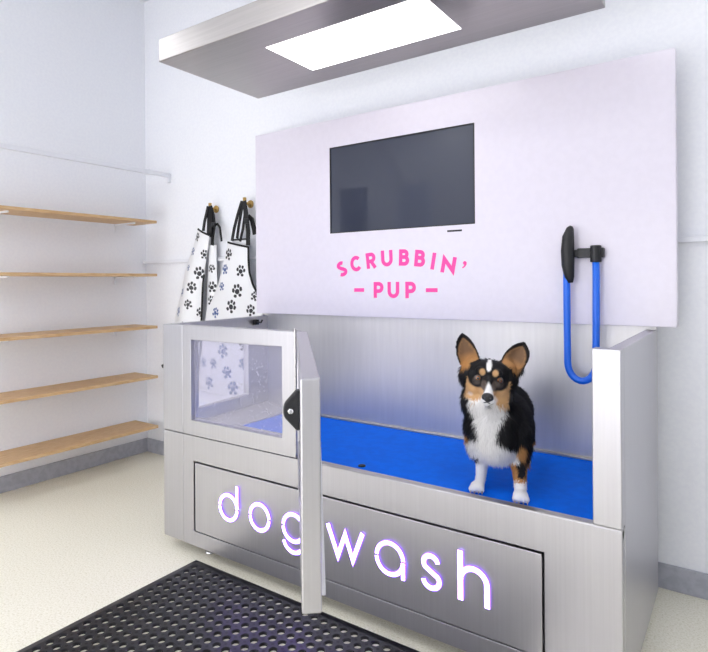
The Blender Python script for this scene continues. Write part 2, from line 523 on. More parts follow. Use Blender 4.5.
# lettering: glyphs as strokes in a unit box (height 1), stroke 0.245
GS = 0.235
def gl(ch):
    a = GS / 2
    if ch == 'S':
        return [arc(0.40, 0.735, 0.235, 50, 235, 16, 0.155) + [(0.36, 0.53), (0.50, 0.47)] + arc(0.42, 0.285, 0.255, 52, -140, 16, 0.168)], 0.80
    if ch == 'C':
        return [arc(0.44, 0.5, 0.33, 42, 318, 26, 0.385)], 0.84
    if ch == 'R':
        return [[(a, 0), (a, 1 - a), (0.36, 1 - a)] + arc(0.38, 0.67, 0.215, 90, -90, 14) + [(GS - 0.01, 0.455)], [(0.36, 0.455), (0.63, 0.0)]], 0.73
    if ch == 'U':
        return [[(a, 1.0), (a, 0.42)] + arc(0.415, 0.42, 0.2975, 180, 360, 18, 0.305) + [(0.7125, 1.0)]], 0.83
    if ch == 'B':
        return [[(a, 0), (a, 1 - a), (0.36, 1 - a)] + arc(0.37, 0.705, 0.177, 90, -90, 14) + [(GS - 0.01, 0.53)],
                [(GS - 0.01, 0.53), (0.37, 0.53)] + arc(0.39, 0.322, 0.205, 90, -90, 14) + [(GS - 0.01, a)]], 0.71
    if ch == 'I':
        return [[(a, 0), (a, 1)]], GS
    if ch == 'N':
        return [[(a, 0), (a, 0.80), (0.76, 0.20), (0.76, 1.0)]], 0.88
    if ch == 'P':
        return [[(a, 0), (a, 1 - a), (0.36, 1 - a)] + arc(0.38, 0.655, 0.228, 90, -90, 14) + [(GS - 0.01, 0.427)]], 0.71
    if ch == '-':
        return [[(0, 0.5), (0.76, 0.5)]], 0.76
    return [], 0.3
def pink_letter(ch, cx, cz, rot, hgt=0.084):
    st, w = gl(ch)
    c, s = math.cos(math.radians(rot)), math.sin(math.radians(rot))
    b = MB()
    for k, pts in enumerate(st):
        q = []
        for x, z in pts:
            px, pz = (x - w / 2) * hgt, (z - 0.5) * hgt
            q.append((cx + px * c - pz * s, cz + px * s + pz * c))
        b.ribbon(q, GS * hgt, YP - 0.0012 - 0.00015 * k, YP + 0.0005)
    o = b.build('dash' if ch == '-' else 'letter', M_pink, panel)
    o['label'] = 'pink dash' if ch == '-' else 'pink letter %s' % ch
for ch, x, z, r in (('S', -1.829, 1.378, 14), ('C', -1.735, 1.405, 10), ('R', -1.637, 1.4195, 6.5), ('U', -1.539, 1.428, 2), ('B', -1.436, 1.429, -1.5),
                    ('B', -1.345, 1.422, -6), ('I', -1.2705, 1.406, -10), ('N', -1.1885, 1.386, -11),
                    ('-', -1.715, 1.2625, 0), ('P', -1.592, 1.263, 0), ('U', -1.501, 1.263, 0), ('P', -1.400, 1.263, 0), ('-', -1.2805, 1.2625, 0)):
    pink_letter(ch, x, z, r)
ap = [(-1.1135, 1.394), (-1.1085, 1.401), (-1.1005, 1.4015), (-1.0945, 1.396), (-1.0945, 1.387), (-1.0995, 1.378), (-1.1085, 1.370), (-1.1165, 1.367), (-1.1175, 1.3715), (-1.111, 1.3765), (-1.106, 1.3835), (-1.111, 1.3865)]
MB().poly(ap, YP - 0.0012, YP + 0.0005).build('apostrophe', M_pink, panel)

# ------------------------------------------------------------------ hood
hood = thing('hood', 'brushed steel overhead hood with a bright rectangular lamp hanging above the tub', 'hood', (-1.346, 2.0, 2.344))
MB().frame(-2.259, -0.434, 1.67, 2.33, 2.344, 2.451, -2.2, -0.5, 2.36, 2.44).build('rim', M_steelh, hood) if False else None
MB().box(-2.259, -0.434, 1.67, 2.33, 2.344, 2.451).build('canopy', M_hood, hood, bevel=0.004)
lp = MB().box(-1.737, -0.956, 1.842, 2.172, 2.3430, 2.346).build('light_panel', M_lamp, hood)
for x in (-1.95, -0.75):
    MB().tube([(x, 2.1, 2.45), (x, 2.1, ZC)], 0.02, 14).build('hanger_rod', M_steelh, hood, smooth=True)

# ------------------------------------------------------------------ shelving on the left wall and its rail
for k, (z, nm) in enumerate(((1.757, 'topmost of the five at the left wall, below the white rail'), (1.368, 'second from top of the five, just under the wall ledge height'),
                             (0.987, 'middle one of the five at the left wall'), (0.622, 'second from bottom of the five at the left wall'),
                             (0.257, 'lowest of the five, just above the skirting'))):
    t = thing('wall_shelf', 'pale wooden wall shelf, %s' % nm, 'shelf', (-3.7, 2.0, z), 'wooden wall shelves')
    MB().box(-3.83, -3.55, 1.45, 2.60, z - 0.010, z + 0.010).build('board', M_wood, t, bevel=0.002)
    for y in (1.6, 2.45):
        MB().box(XL + 0.0005, -3.60, y - 0.006, y + 0.006, z - 0.022, z - 0.0105).box(XL + 0.0005, XL + 0.012, y - 0.006, y + 0.006, z - 0.07, z - 0.0105).build('bracket', M_white, t)
rail = thing('hanging_rail', 'white square rail fixed high on the wall above the wooden shelves', 'rail', (-3.55, 2.2, 2.10))
MB().box(-3.564, -3.536, 1.45, 2.715, 2.098, 2.128).build('bar', M_white, rail, bevel=0.004)
MB().box(-3.561, -3.539, 2.695, YB - 0.0005, 2.058, 2.098).build('end_bracket', M_white, rail, bevel=0.004)
MB().box(-3.567, -3.533, 2.52, 2.545, 2.095, 2.131).build('joiner', M_white, rail, bevel=0.003)

# ------------------------------------------------------------------ coat pegs and paw-print aprons
def peg(x, z, label):
    t = thing('coat_peg', label, 'coat peg', (x, YB, z), 'brass coat pegs')
    R = Matrix.Translation((x, YB - 0.0005, z)) @ Matrix.Rotation(PI / 2, 4, 'X')
    MB().lathe([(0.026, 0), (0.026, 0.008), (0.020, 0.014)], 20, R).build('rose', M_brass, t, smooth=True)
    MB().lathe([(0.009, 0.010), (0.009, 0.050), (0.012, 0.054), (0.012, 0.060), (0.009, 0.062)], 14, R).box(x - 0.009, x + 0.009, YB - 0.066, YB - 0.050, z - 0.020, z + 0.038).build('hook', M_brass, t, bevel=0.003)
    return t
peg(-3.045, 1.822, 'brass coat peg on the wall holding the narrower paw print apron')
peg(-2.71, 1.83, 'brass coat peg on the wall beside the white panel, holding the wider apron')

M_cloth = attr_mat('white_vinyl_paw_print', 0.3, 0.5)
PAW = [(0, -0.003, 0.0115, 0.0105), (-0.0185, 0.004, 0.0068, 0.0088), (-0.0078, 0.0175, 0.0064, 0.0080), (0.0078, 0.0175, 0.0064, 0.0080),
       (0.0185, 0.004, 0.0068, 0.0088), (-0.0115, -0.0185, 0.0078, 0.0066), (0.0115, -0.0185, 0.0078, 0.0066)]
def cloth(name, rows, paws, parent, nu=90, nv=190, ywave=None, y_base=2.655, trims=()):
    """rows: (z, xl, xr) outline from top to bottom"""
    zs = np.array([r[0] for r in rows]); xl = np.array([r[1] for r in rows]); xr = np.array([r[2] for r in rows])
    tt = np.linspace(0, 1, len(rows))
    V, C = [], []
    for j in range(nv + 1):
        t = j / nv
        z0, a, c = np.interp(t, tt, zs), np.interp(t, tt, xl), np.interp(t, tt, xr)
        for i in range(nu + 1):
            s = i / nu
            x = a + (c - a) * s
            z = z0 + ywave[2](s, t)
            y = y_base + ywave[0](s, t)
            V.append((x, y, z))
            col = ywave[1](s, t)
            if col is None:
                col = (0.80, 0.81, 0.83)
                for px, pz, ps, pr, pc in paws:
                    dx, dz = (x - px) / (ps * 1.45), (z - pz) / (ps * 1.45)
                    if abs(dx) < 0.03 and abs(dz) < 0.034:
                        cr, sr = math.cos(pr), math.sin(pr)
                        ex, ez = dx * cr + dz * sr, -dx * sr + dz * cr
                        for bx, bz, rx, rz in PAW:
                            if ((ex - bx) / rx) ** 2 + ((ez - bz) / rz) ** 2 < 1:
                                col = pc
            C.append((*col, 1))
    F = [(j * (nu + 1) + i, j * (nu + 1) + i + 1, (j + 1) * (nu + 1) + i + 1, (j + 1) * (nu + 1) + i) for j in range(nv) for i in range(nu)]
    me = bpy.data.meshes.new(name)
    me.from_pydata(V, [], F)
    ca = me.color_attributes.new('Col', 'FLOAT_COLOR', 'POINT')
    ca.data.foreach_set('color', np.array(C, dtype=np.float32).ravel())
    me.materials.append(M_cloth)
    for p in me.polygons:
        p.use_smooth = True
    o = bpy.data.objects.new(name, me)
    COL.objects.link(o)
    o.parent = parent
    o.matrix_parent_inverse = world_of(parent).inverted()
    sd = o.modifiers.new('thick', 'SOLIDIFY')
    sd.thickness = 0.0025
    return o, lambda s, t: (np.interp(t, tt, xl) * (1 - s) + np.interp(t, tt, xr) * s, y_base + ywave[0](s, t), np.interp(t, tt, zs) + ywave[2](s, t))

def strap(pts, w, name, parent, m=None, th=0.003, yv=(0.5, 1, 0)):
    """flat webbing along pts, its width across the wall plane"""
    b = MB()
    P = [Vector(p) for p in pts]
    V = []
    for i, p in enumerate(P):
        t = (P[min(i + 1, len(P) - 1)] - P[max(i - 1, 0)]).normalized()
        n = Vector((0, 1, 0))
        wv = t.cross(n).normalized() * w / 2
        V.append([b.b.verts.new(q) for q in (p - wv - n * th, p + wv - n * th, p + wv + n * th, p - wv + n * th)])
    for a, c in zip(V, V[1:]):
        for k in range(4):
            b.b.faces.new([a[k], a[(k + 1) % 4], c[(k + 1) % 4], c[k]])
    b.b.faces.new(V[0][::-1])
    b.b.faces.new(V[-1])
    return b.build(name, m or M_strap, parent)

BK, BL = (0.012, 0.013, 0.018), (0.05, 0.10, 0.28)
def pawset(pts):
    r = random.Random(3)
    return [(x, z, s, r.uniform(-0.6, 0.6), c) for x, z, s, c in pts]

# apron on the left peg (folded, so the bib looks narrow)
A = thing('apron', 'white paw print apron folded narrow, hanging from the brass peg farther from the white panel', 'apron', (-3.12, 2.66, 0.62), 'paw print aprons')
wv1 = (lambda s, t: -0.012 - 0.035 * math.sin(PI * s) * (0.35 + t) + 0.010 * math.sin(9 * s + 1) * t, lambda s, t: (BK if t < 0.006 else None), lambda s, t: -0.05 * s * (1 - t) ** 3)
rows1 = [(1.685, -3.146, -3.032), (1.60, -3.180, -3.042), (1.50, -3.232, -3.062), (1.395, -3.290, -3.082), (1.308, -3.315, -3.098), (1.20, -3.355, -3.105), (1.06, -3.412, -3.112), (0.86, -3.44, -3.135), (0.655, -3.47, -3.170)]
P1 = pawset([(-3.146, 1.629, 0.8, BK), (-3.193, 1.53, 0.75, BL), (-3.075, 1.505, 0.85, BK), (-3.233, 1.415, 0.6, BL), (-3.124, 1.378, 1.15, BK), (-3.188, 1.278, 1.05, BK),
             (-3.304, 1.241, 0.75, BL), (-3.219, 1.159, 0.85, BK), (-3.341, 1.105, 0.9, BL), (-3.125, 1.104, 0.85, BK), (-3.26, 1.0, 0.9, BK), (-3.16, 0.93, 1.0, BK),
             (-3.36, 0.92, 1.0, BL), (-3.30, 0.80, 1.0, BK), (-3.19, 0.76, 1.0, BL), (-3.40, 0.72, 1, BK)])
oA, fA = cloth('front_cloth', rows1, P1, A, 80, 220, wv1)
wv1b = (lambda s, t: 0.02 - 0.016 * math.sin(PI * s), lambda s, t: (BK if (s > 0.86 and t > 0.62) or t < 0.006 else None), lambda s, t: 0.0)
rows1b = [(1.572, -3.07, -2.998), (1.40, -3.085, -2.995), (1.27, -3.09, -2.988), (1.20, -3.095, -3.005), (1.13, -3.10, -3.045), (1.04, -3.11, -3.075), (0.90, -3.11, -3.085)]
P1b = pawset([(-3.034, 1.407, 0.75, BK), (-3.030, 1.28, 1.0, BK), (-3.036, 1.186, 0.9, BK)])
cloth('back_cloth', rows1b, P1b, A, 30, 160, wv1b)
for s_ in (1.0,):
    strap([Vector(fA(s_, t)) + Vector((0.002, -0.004, 0)) for t in np.linspace(0.40, 0.80, 14)], 0.012, 'edge_binding', A)
strap([Vector(fA(s, 0.0)) + Vector((0, -0.004, 0)) for s in np.linspace(0, 1, 8)], 0.012, 'bib_binding', A)
strap([(-3.092, 2.640, 1.668), (-3.078, 2.640, 1.73), (-3.058, 2.642, 1.79), (-3.045, 2.644, 1.836)], 0.022, 'neck_strap', A)
strap([(-3.040, 2.650, 1.622), (-3.036, 2.650, 1.70), (-3.034, 2.650, 1.77), (-3.036, 2.648, 1.836)], 0.050, 'neck_strap', A)
strap([(-3.024, 2.660, 1.565), (-3.018, 2.660, 1.63), (-3.002, 2.660, 1.70), (-3.010, 2.660, 1.77), (-3.028, 2.652, 1.836)], 0.026, 'waist_strap', A)
strap([(-3.010, 2.665, 1.70), (-2.975, 2.665, 1.712), (-2.952, 2.665, 1.685), (-2.942, 2.665, 1.63), (-2.935, 2.665, 1.59)], 0.015, 'strap_tail', A)
MB().box(-3.012, -2.980, 2.640, 2.658, 1.690, 1.722).build('buckle', M_black, A, bevel=0.004)
# apron on the right peg
A2 = thing('apron', 'wider white paw print apron hanging from the brass peg right beside the white panel', 'apron', (-2.8, 2.66, 0.51), 'paw print aprons')
wv2 = (lambda s, t: -0.012 - 0.030 * math.sin(PI * s) * (0.5 + 0.5 * t) - 0.008 * math.sin(7 * s) * t, lambda s, t: (BK if t < 0.006 else None), lambda s, t: -0.04 * s * (1 - t) ** 4 - 0.02 * s * t ** 8)
rows2 = [(1.578, -2.848, -2.656), (1.48, -2.878, -2.656), (1.389, -2.906, -2.648), (1.30, -2.944, -2.616), (1.239, -2.978, -2.575), (1.15, -3.035, -2.530), (1.086, -3.073, -2.520), (0.90, -3.110, -2.515), (0.72, -3.140, -2.51), (0.565, -3.165, -2.50)]
P2 = pawset([(-2.832, 1.497, 1.0, BK), (-2.867, 1.398, 0.9, BL), (-2.717, 1.385, 1.0, BK), (-2.897, 1.283, 0.75, BL), (-2.746, 1.254, 1.2, BK), (-2.797, 1.152, 1.15, BK),
             (-2.952, 1.107, 0.9, BL), (-2.629, 1.129, 1.0, BK), (-2.60, 1.22, 0.8, BK), (-2.874, 0.99, 1.0, BK), (-2.70, 1.0, 1.0, BK), (-3.02, 1.0, 0.9, BK),
             (-2.874, 0.853, 1.2, BL), (-2.692, 0.898, 1.0, BK), (-2.969, 0.762, 0.9, BL), (-2.698, 0.78, 1.0, BL), (-2.837, 0.712, 1.1, BL), (-3.013, 0.628, 1.1, BL),
             (-2.786, 0.612, 1.2, BL), (-3.085, 0.76, 0.9, BL), (-2.60, 0.66, 1.0, BK)])
oB, fB = cloth('cloth', rows2, P2, A2, 110, 230, wv2)
strap([Vector(fB(1.0, t)) + Vector((0.0, -0.004, 0)) for t in np.linspace(0.0, 0.62, 22)], 0.012, 'edge_binding', A2)
strap([Vector(fB(s, 0.0)) + Vector((0, -0.004, 0)) for s in np.linspace(0, 1, 8)], 0.012, 'bib_binding', A2)
bk, fb2 = cloth('bib_back', [(1.600, -2.825, -2.700), (1.50, -2.83, -2.68)], [], A2, 20, 20, (lambda s, t: 0.012, lambda s, t: (BK if t < 0.12 else None), lambda s, t: 0.0))
strap([(-2.808, 2.640, 1.585), (-2.785, 2.640, 1.67), (-2.752, 2.642, 1.76), (-2.716, 2.644, 1.842)], 0.022, 'neck_strap', A2)
strap([(-2.775, 2.655, 1.60), (-2.757, 2.652, 1.68), (-2.730, 2.650, 1.77), (-2.708, 2.646, 1.842)], 0.020, 'neck_strap', A2)
strap([(-2.755, 2.662, 1.58), (-2.728, 2.662, 1.66), (-2.708, 2.660, 1.75), (-2.702, 2.652, 1.842)], 0.018, 'waist_strap', A2)
strap([(-2.664, 2.645, 1.55), (-2.662, 2.645, 1.64), (-2.676, 2.645, 1.74), (-2.696, 2.644, 1.842)], 0.034, 'waist_strap', A2)
strap([(-2.680, 2.665, 1.74), (-2.650, 2.665, 1.72), (-2.630, 2.665, 1.66), (-2.622, 2.665, 1.62)], 0.034, 'strap_tail', A2)
MB().box(-2.686, -2.648, 2.628, 2.644, 1.690, 1.725).build('buckle', M_black, A2, bevel=0.004)

# ------------------------------------------------------------------ blue spray hose at the right
hs = thing('spray_hose', 'looped blue spray hose hanging from a black grip in front of the white panel', 'hose', (-0.57, 2.5, 0.88))
def loop(k):
    return [(-0.622, 2.49, 1.50), (-0.624, 2.488, 1.30), (-0.623, 2.487, 1.10)] + [(-0.566 - 0.056 * math.cos(a), 2.487, 0.96 - 0.075 * math.sin(a)) for a in np.linspace(0, PI, 14)] + [(-0.508, 2.487, 1.10), (-0.507, 2.49, 1.32), (-0.510, 2.50, 1.40)]
MB().tube(loop(0), 0.0145, 14).build('hose', M_bluehose, hs, smooth=True)
MB().tube([(-0.610, 2.488, 1.295), (-0.613, 2.487, 1.32), (-0.618, 2.486, 1.37), (-0.619, 2.486, 1.43), (-0.616, 2.486, 1.49), (-0.608, 2.487, 1.525), (-0.603, 2.487, 1.535)], [0.012, 0.02, 0.026, 0.0275, 0.024, 0.015, 0.006], 16).build('grip', M_black, hs, smooth=True)
MB().box(-0.585, -0.48, YP - 0.03, YP - 0.0005, 1.40, 1.44).tube([(-0.51, 2.50, 1.38), (-0.51, 2.50, 1.45)], 0.022, 14).box(-0.64, -0.58, YP - 0.03, YP - 0.0005, 1.405, 1.435).build('holder', M_black, hs, bevel=0.004)

# ------------------------------------------------------------------ perforated floor mat
def floor_mat_mesh():
    p, r, seg = 0.0466, 0.0155, 16
    x0, y1 = -2.135, 1.766
    nx, ny = 31, 19
    mx, my = 0.036, 0.036
    zt, zb = 0.013, 0.0008
    V, F = [], []
    def add(v):
        V.append(v)
        return len(V) - 1
    def hole_cell(cx, cy, hx, hy, r, through=True, seg=16):
        sq, ct, cm, cb = [], [], [], []
        for k in range(seg):
            a = 2 * PI * (k + 0.5) / seg
            c, s = math.cos(a), math.sin(a)
            m = max(abs(c), abs(s))
            sq.append(add((cx + hx * c / m, cy + hy * s / m, zt)))
            ct.append(add((cx + (r + 0.0015) * c, cy + (r + 0.0015) * s, zt)))
            cm.append(add((cx + r * c, cy + r * s, zt - 0.0012)))
            cb.append(add((cx + r * c, cy + r * s, zb)))
        # corners of the square
        for k in range(seg):
            n = (k + 1) % seg
            F.append((sq[k], sq[n], ct[n], ct[k]))
            F.append((ct[k], ct[n], cm[n], cm[k]))
            F.append((cm[k], cm[n], cb[n], cb[k]))
            a0, a1 = 2 * PI * (k + 0.5) / seg, 2 * PI * (k + 1.5) / seg
            for q in (PI / 4, 3 * PI / 4, 5 * PI / 4, 7 * PI / 4):
                if a0 < q < a1:
                    cc = add((cx + hx * math.copysign(1, math.cos(q)), cy + hy * math.copysign(1, math.sin(q)), zt))
                    F.append((sq[k], cc, sq[n]))
    for j in range(ny):
        for i in range(nx):
            hole_cell(x0 + mx + p * (i + 0.5), y1 - my - p * (j + 0.5), p / 2, p / 2, r)
    # border
    xa, xb = x0 + mx, x0 + mx + p * nx
    yb, ya = y1 - my, y1 - my - p * ny
    X = [x0, xa, xb, xb + mx]
    Y = [ya - my, ya, yb, y1]
    for i in range(3):
        for j in range(3):
            if i == 1 and j == 1:
                continue
            F.append(tuple(add(q) for q in ((X[i], Y[j], 0.004 if i == 0 or j == 0 else zt), (X[i + 1], Y[j], 0.004 if i == 2 or j == 0 else zt),
                                             (X[i + 1], Y[j + 1], 0.004 if i == 2 or j == 2 else zt), (X[i], Y[j + 1], 0.004 if i == 0 or j == 2 else zt))))
    # flat dark discs that paint the shade of small pits between the holes
    for j in range(ny - 1):
        for i in range(nx - 1):
            cx, cy, q = x0 + mx + p * (i + 1), y1 - my - p * (j + 1), 0.0062
            a = [add((cx + q * math.cos(t), cy + q * math.sin(t), zt + 0.0003)) for t in np.linspace(0, 2 * PI, 9)[:-1]]
            F.append(tuple(a))
    # sides
    for a, b2 in (((x0, y1), (X[3], y1)), ((X[3], y1), (X[3], Y[0])), ((X[3], Y[0]), (x0, Y[0])), ((x0, Y[0]), (x0, y1))):
        F.append(tuple(add(q) for q in ((a[0], a[1], 0.0), (b2[0], b2[1], 0.0), (b2[0], b2[1], 0.004), (a[0], a[1], 0.004))))
    me = bpy.data.meshes.new('floor_mat')
    me.from_pydata(V, [], F)
    me.materials.append(M_mat)
    me.materials.append(M_dark)
    nd_ = (ny - 1) * (nx - 1)
    for q in me.polygons[len(F) - 4 - nd_:len(F) - 4]:
        q.material_index = 1
    o = bpy.data.objects.new('floor_mat', me)
    COL.objects.link(o)
    return o
tag(floor_mat_mesh(), 'black perforated rubber floor mat lying in front of the dog wash tub', 'mat')

# ------------------------------------------------------------------ posters on the wall facing the tub (seen mirrored in the screen)
t = thing('poster', 'framed pale poster with a dark cat head, on the wall facing the screen', 'poster', (-4.6, YF, 2.33))
MB().box(-4.84, -4.37, YF + 0.001, YF + 0.012, 2.02, 2.64).build('sheet', mat('poster_grey', lin(120, 124, 140), 0.6), t)
MB().poly([(-4.72, 2.03), (-4.48, 2.03), (-4.46, 2.24), (-4.45, 2.38), (-4.51, 2.33), (-4.68, 2.33), (-4.75, 2.38), (-4.74, 2.24)], YF + 0.012, YF + 0.014).build('cat_shape', M_dark, t)
t = thing('poster', 'pale notice poster with lines and four dark marks, on the wall facing the screen', 'poster', (-3.6, YF, 2.3))
MB().box(-3.88, -3.35, YF + 0.001, YF + 0.012, 2.0, 2.61).build('sheet', mat('poster_blue', lin(205, 212, 232), 0.6), t)

q = MB().box(-3.72, -3.40, YF + 0.012, YF + 0.014, 2.555, 2.57)
for z in (2.50, 2.47, 2.36, 2.33, 2.22, 2.19, 2.10, 2.07):
    q.box(-3.82, -3.62, YF + 0.012, YF + 0.014, z, z + 0.008)
for k, z in enumerate((2.44, 2.32, 2.20, 2.08)):
    q.ribbon([(-3.52, z), (-3.46, z + (0.06, 0.05, -0.03, 0.0)[k])], 0.018, YF + 0.012, YF + 0.014)
q.build('print_pattern', M_dark, t)

# ------------------------------------------------------------------ the dog
DR = Vector((-0.728, 1.945, 0.5368))
DA = math.radians(20.66)
MD = Matrix.Translation(DR) @ Matrix.Rotation(DA, 4, 'Z')
def local_tube(b, pts, rad, seg=16):
    # capsule chain: tube plus ball at every joint
    b.tube(pts, rad, seg)
    for p, r in zip(pts, rad):
        b.ell(p, (r, r, r), u=16, v=10)
E0 = Vector((-0.0317, 0.0, 0.4215))
TILT = math.radians(7.3)
RT = Matrix.Rotation(TILT, 3, 'Y')     # rotates +x towards -z
HM = Matrix.Translation(E0) @ RT.to_4x4() @ Matrix.Translation(-E0)
def hp(x, y, z):
    return tuple(HM @ Vector((x, y, z)))
b = MB()
# trunk
b.ell((-0.011, 0.105, 0.225), (0.108, 0.105, 0.120))
b.ell((0.016, 0.21, 0.232), (0.110, 0.16, 0.102))
b.ell((0.040, 0.35, 0.232), (0.100, 0.115, 0.102))
b.ell((-0.036, 0.085, 0.325), (0.092, 0.085, 0.095))
b.ell((-0.012, 0.035, 0.215), (0.080, 0.065, 0.100))
b.ell((0.000, 0.085, 0.165), (0.086, 0.085, 0.068))
b.ell((0.078, 0.075, 0.185), (0.036, 0.060, 0.080))
b.ell((-0.078, 0.100, 0.190), (0.036, 0.060, 0.080))
b.ell((0.050, 0.455, 0.225), (0.03, 0.04, 0.03))
# front legs and paws
local_tube(b, [(-0.060, 0.100, 0.17), (-0.058, 0.088, 0.10), (-0.061, 0.078, 0.05), (-0.066, 0.070, 0.022)], [0.036, 0.0235, 0.0195, 0.019])
b.ell((-0.074, 0.050, 0.0165), (0.0265, 0.036, 0.0175))
for i, dx in enumerate((-0.021, -0.0075, 0.0075, 0.0195)):
    b.ell((-0.076 + dx, 0.028 + 0.004 * (i in (0, 3)), 0.0115), (0.0085, 0.016, 0.0115))
local_tube(b, [(0.076, 0.075, 0.17), (0.074, 0.050, 0.10), (0.076, 0.028, 0.055), (0.076, 0.012, 0.024)], [0.040, 0.0275, 0.0235, 0.0215])
b.ell((0.0755, -0.014, 0.0185), (0.0270, 0.036, 0.0195))
for i, dx in enumerate((-0.021, -0.0075, 0.0075, 0.021)):
    b.ell((0.0755 + dx, -0.036 + 0.004 * (i in (0, 3)), 0.0125), (0.0088, 0.017, 0.0125))
# hind legs
for sx, yo in ((-0.036, 0.03), (0.108, 0.0)):
    b.ell((0.036 + (sx - 0.036) * 0.85, 0.345 + yo, 0.165), (0.046, 0.075, 0.085))
    local_tube(b, [(sx, 0.335 + yo, 0.115), (sx, 0.405 + yo, 0.085), (sx, 0.412 + yo, 0.03)], [0.036, 0.022, 0.019])
    b.ell((sx + 0.003, 0.385 + yo, 0.0165), (0.023, 0.040, 0.0175))
# head
b.ell(hp(-0.0317, 0.062, 0.425), (0.071, 0.074, 0.053), RT)
for s in (-1, 1):
    b.ell(hp(-0.0317 + s * 0.040, 0.052, 0.384), (0.035, 0.050, 0.040), RT)
    b.ell(hp(-0.0317 + s * 0.028, 0.006, 0.446), (0.021, 0.018, 0.013), RT)     # brow
    b.ell(hp(-0.0317 + s * 0.030, 0.010, 0.402), (0.024, 0.026, 0.021), RT)     # below the eye
    b.ell(hp(-0.0267 + s * 0.0125, -0.052, 0.357), (0.0155, 0.028, 0.0150), RT)  # lip pads
b.ell(hp(-0.0317, 0.000, 0.410), (0.024, 0.045, 0.026), RT)
local_tube(b, [hp(-0.0305, 0.025, 0.392), hp(-0.0280, -0.025, 0.379), hp(-0.0267, -0.062, 0.370)], [0.040, 0.0285, 0.0205])
b.ell(hp(-0.0270, -0.035, 0.345), (0.0165, 0.034, 0.0125), RT)                   # chin
for s in (-1, 1):
    b.ell(hp(-0.0317 + s * 0.074, 0.085, 0.415), (0.028, 0.035, 0.050), RT)     # fur mass below each ear
b.ell((-0.082, 0.072, 0.462), (0.030, 0.024, 0.026))
b.ell((0.030, 0.072, 0.455), (0.034, 0.024, 0.028))
b.ell(hp(-0.0317, 0.080, 0.440), (0.060, 0.050, 0.038), RT)
# ears: thick cupped leaves
def ear(base_in, base_out, tip, bulge_in, bulge_out, yb, yt):
    bi, bo, tp = Vector((base_in[0], yb, base_in[1])), Vector((base_out[0], yb + 0.012, base_out[1])), Vector((tip[0], yt, tip[1]))
    n, mseg = 14, 12
    fr, bk_ = [], []
    for j in range(n + 1):
        t = j / n
        def side(p0, bu, sgn):
            # quadratic bezier through base, bulge control and tip
            c = Vector((bu[0], (yb + yt) / 2, bu[1]))
            return p0 * (1 - t) ** 2 + c * 2 * t * (1 - t) + tp * t * t
        l, r = side(bi, bulge_in, 1), side(bo, bulge_out, -1)
        rf, rb_ = [], []
        for i in range(mseg + 1):
            s = i / mseg
            p = l.lerp(r, s)
            wid = (r - l).length
            cup = math.sin(PI * s) * wid * 0.36
            p = p + Vector((0, cup, 0))
            rf.append(b.b.verts.new(p))
            rb_.append(b.b.verts.new(p + Vector((0, 0.0075 + 0.004 * math.sin(PI * s), 0))))
        fr.append(rf)
        bk_.append(rb_)
    for j in range(n):
        for i in range(mseg):
            b.b.faces.new([fr[j][i], fr[j][i + 1], fr[j + 1][i + 1], fr[j + 1][i]])
            b.b.faces.new([bk_[j][i + 1], bk_[j][i], bk_[j + 1][i], bk_[j + 1][i + 1]])
        for i in (0, mseg):
            b.b.faces.new([fr[j][i], fr[j + 1][i], bk_[j + 1][i], bk_[j][i]])
    for i in range(mseg):
        b.b.faces.new([fr[0][i], bk_[0][i], bk_[0][i + 1], fr[0][i + 1]])
        b.b.faces.new([fr[n][i], fr[n][i + 1], bk_[n][i + 1], bk_[n][i]])
EARS = [((-0.0600, 0.484), (-0.1330, 0.452), (-0.1280, 0.577), (-0.085, 0.565), (-0.172, 0.535)),
        ((0.0110, 0.478), (0.0760, 0.425), (0.0960, 0.548), (0.035, 0.540), (0.142, 0.500))]
for e_ in EARS:
    ear(*e_, 0.050, 0.062)
raw = b.build('raw_body', None)
rm = raw.modifiers.new('remesh', 'REMESH')
rm.mode = 'VOXEL'
rm.voxel_size = 0.0042
sm = raw.modifiers.new('smooth', 'SMOOTH')
sm.factor = 0.5
sm.iterations = 5
dg = bpy.context.evaluated_depsgraph_get()
body_me = bpy.data.meshes.new_from_object(raw.evaluated_get(dg))
bpy.data.objects.remove(raw)
body_me.name = 'body'

BLK = np.array((0.010, 0.010, 0.012)); WHT = np.array((0.92, 0.91, 0.90)); TAN = np.array((0.50, 0.245, 0.085)); TAN2 = np.array((0.60, 0.36, 0.17))
GRY = np.array((0.11, 0.085, 0.07)); EARC = np.array((0.33, 0.19, 0.095))
def sst(a, c, x):
    t = np.clip((x - a) / (c - a), 0, 1)
    return t * t * (3 - 2 * t)
def ell_m(a, c, ca, cb, ra, rb, soft=0.25):
    d = np.sqrt(((a - ca) / ra) ** 2 + ((c - cb) / rb) ** 2)
    return 1 - sst(1 - soft, 1 + soft, d)
def inside_poly_edge(x, z, e_):
    """distance-like value inside one ear: 0 at the rim, 1 in the middle"""
    bi, bo, tp, bui, buo = [np.array(q) for q in e_]
    best = np.full(x.shape, 9.0)
    t = np.linspace(0, 1, 24)[:, None]
    li = bi * (1 - t) ** 2 + bui * 2 * t * (1 - t) + tp * t * t
    lo = bo * (1 - t) ** 2 + buo * 2 * t * (1 - t) + tp * t * t
    for q in np.vstack([li, lo]):
        best = np.minimum(best, np.hypot(x - q[0], z - q[1]))
    return best
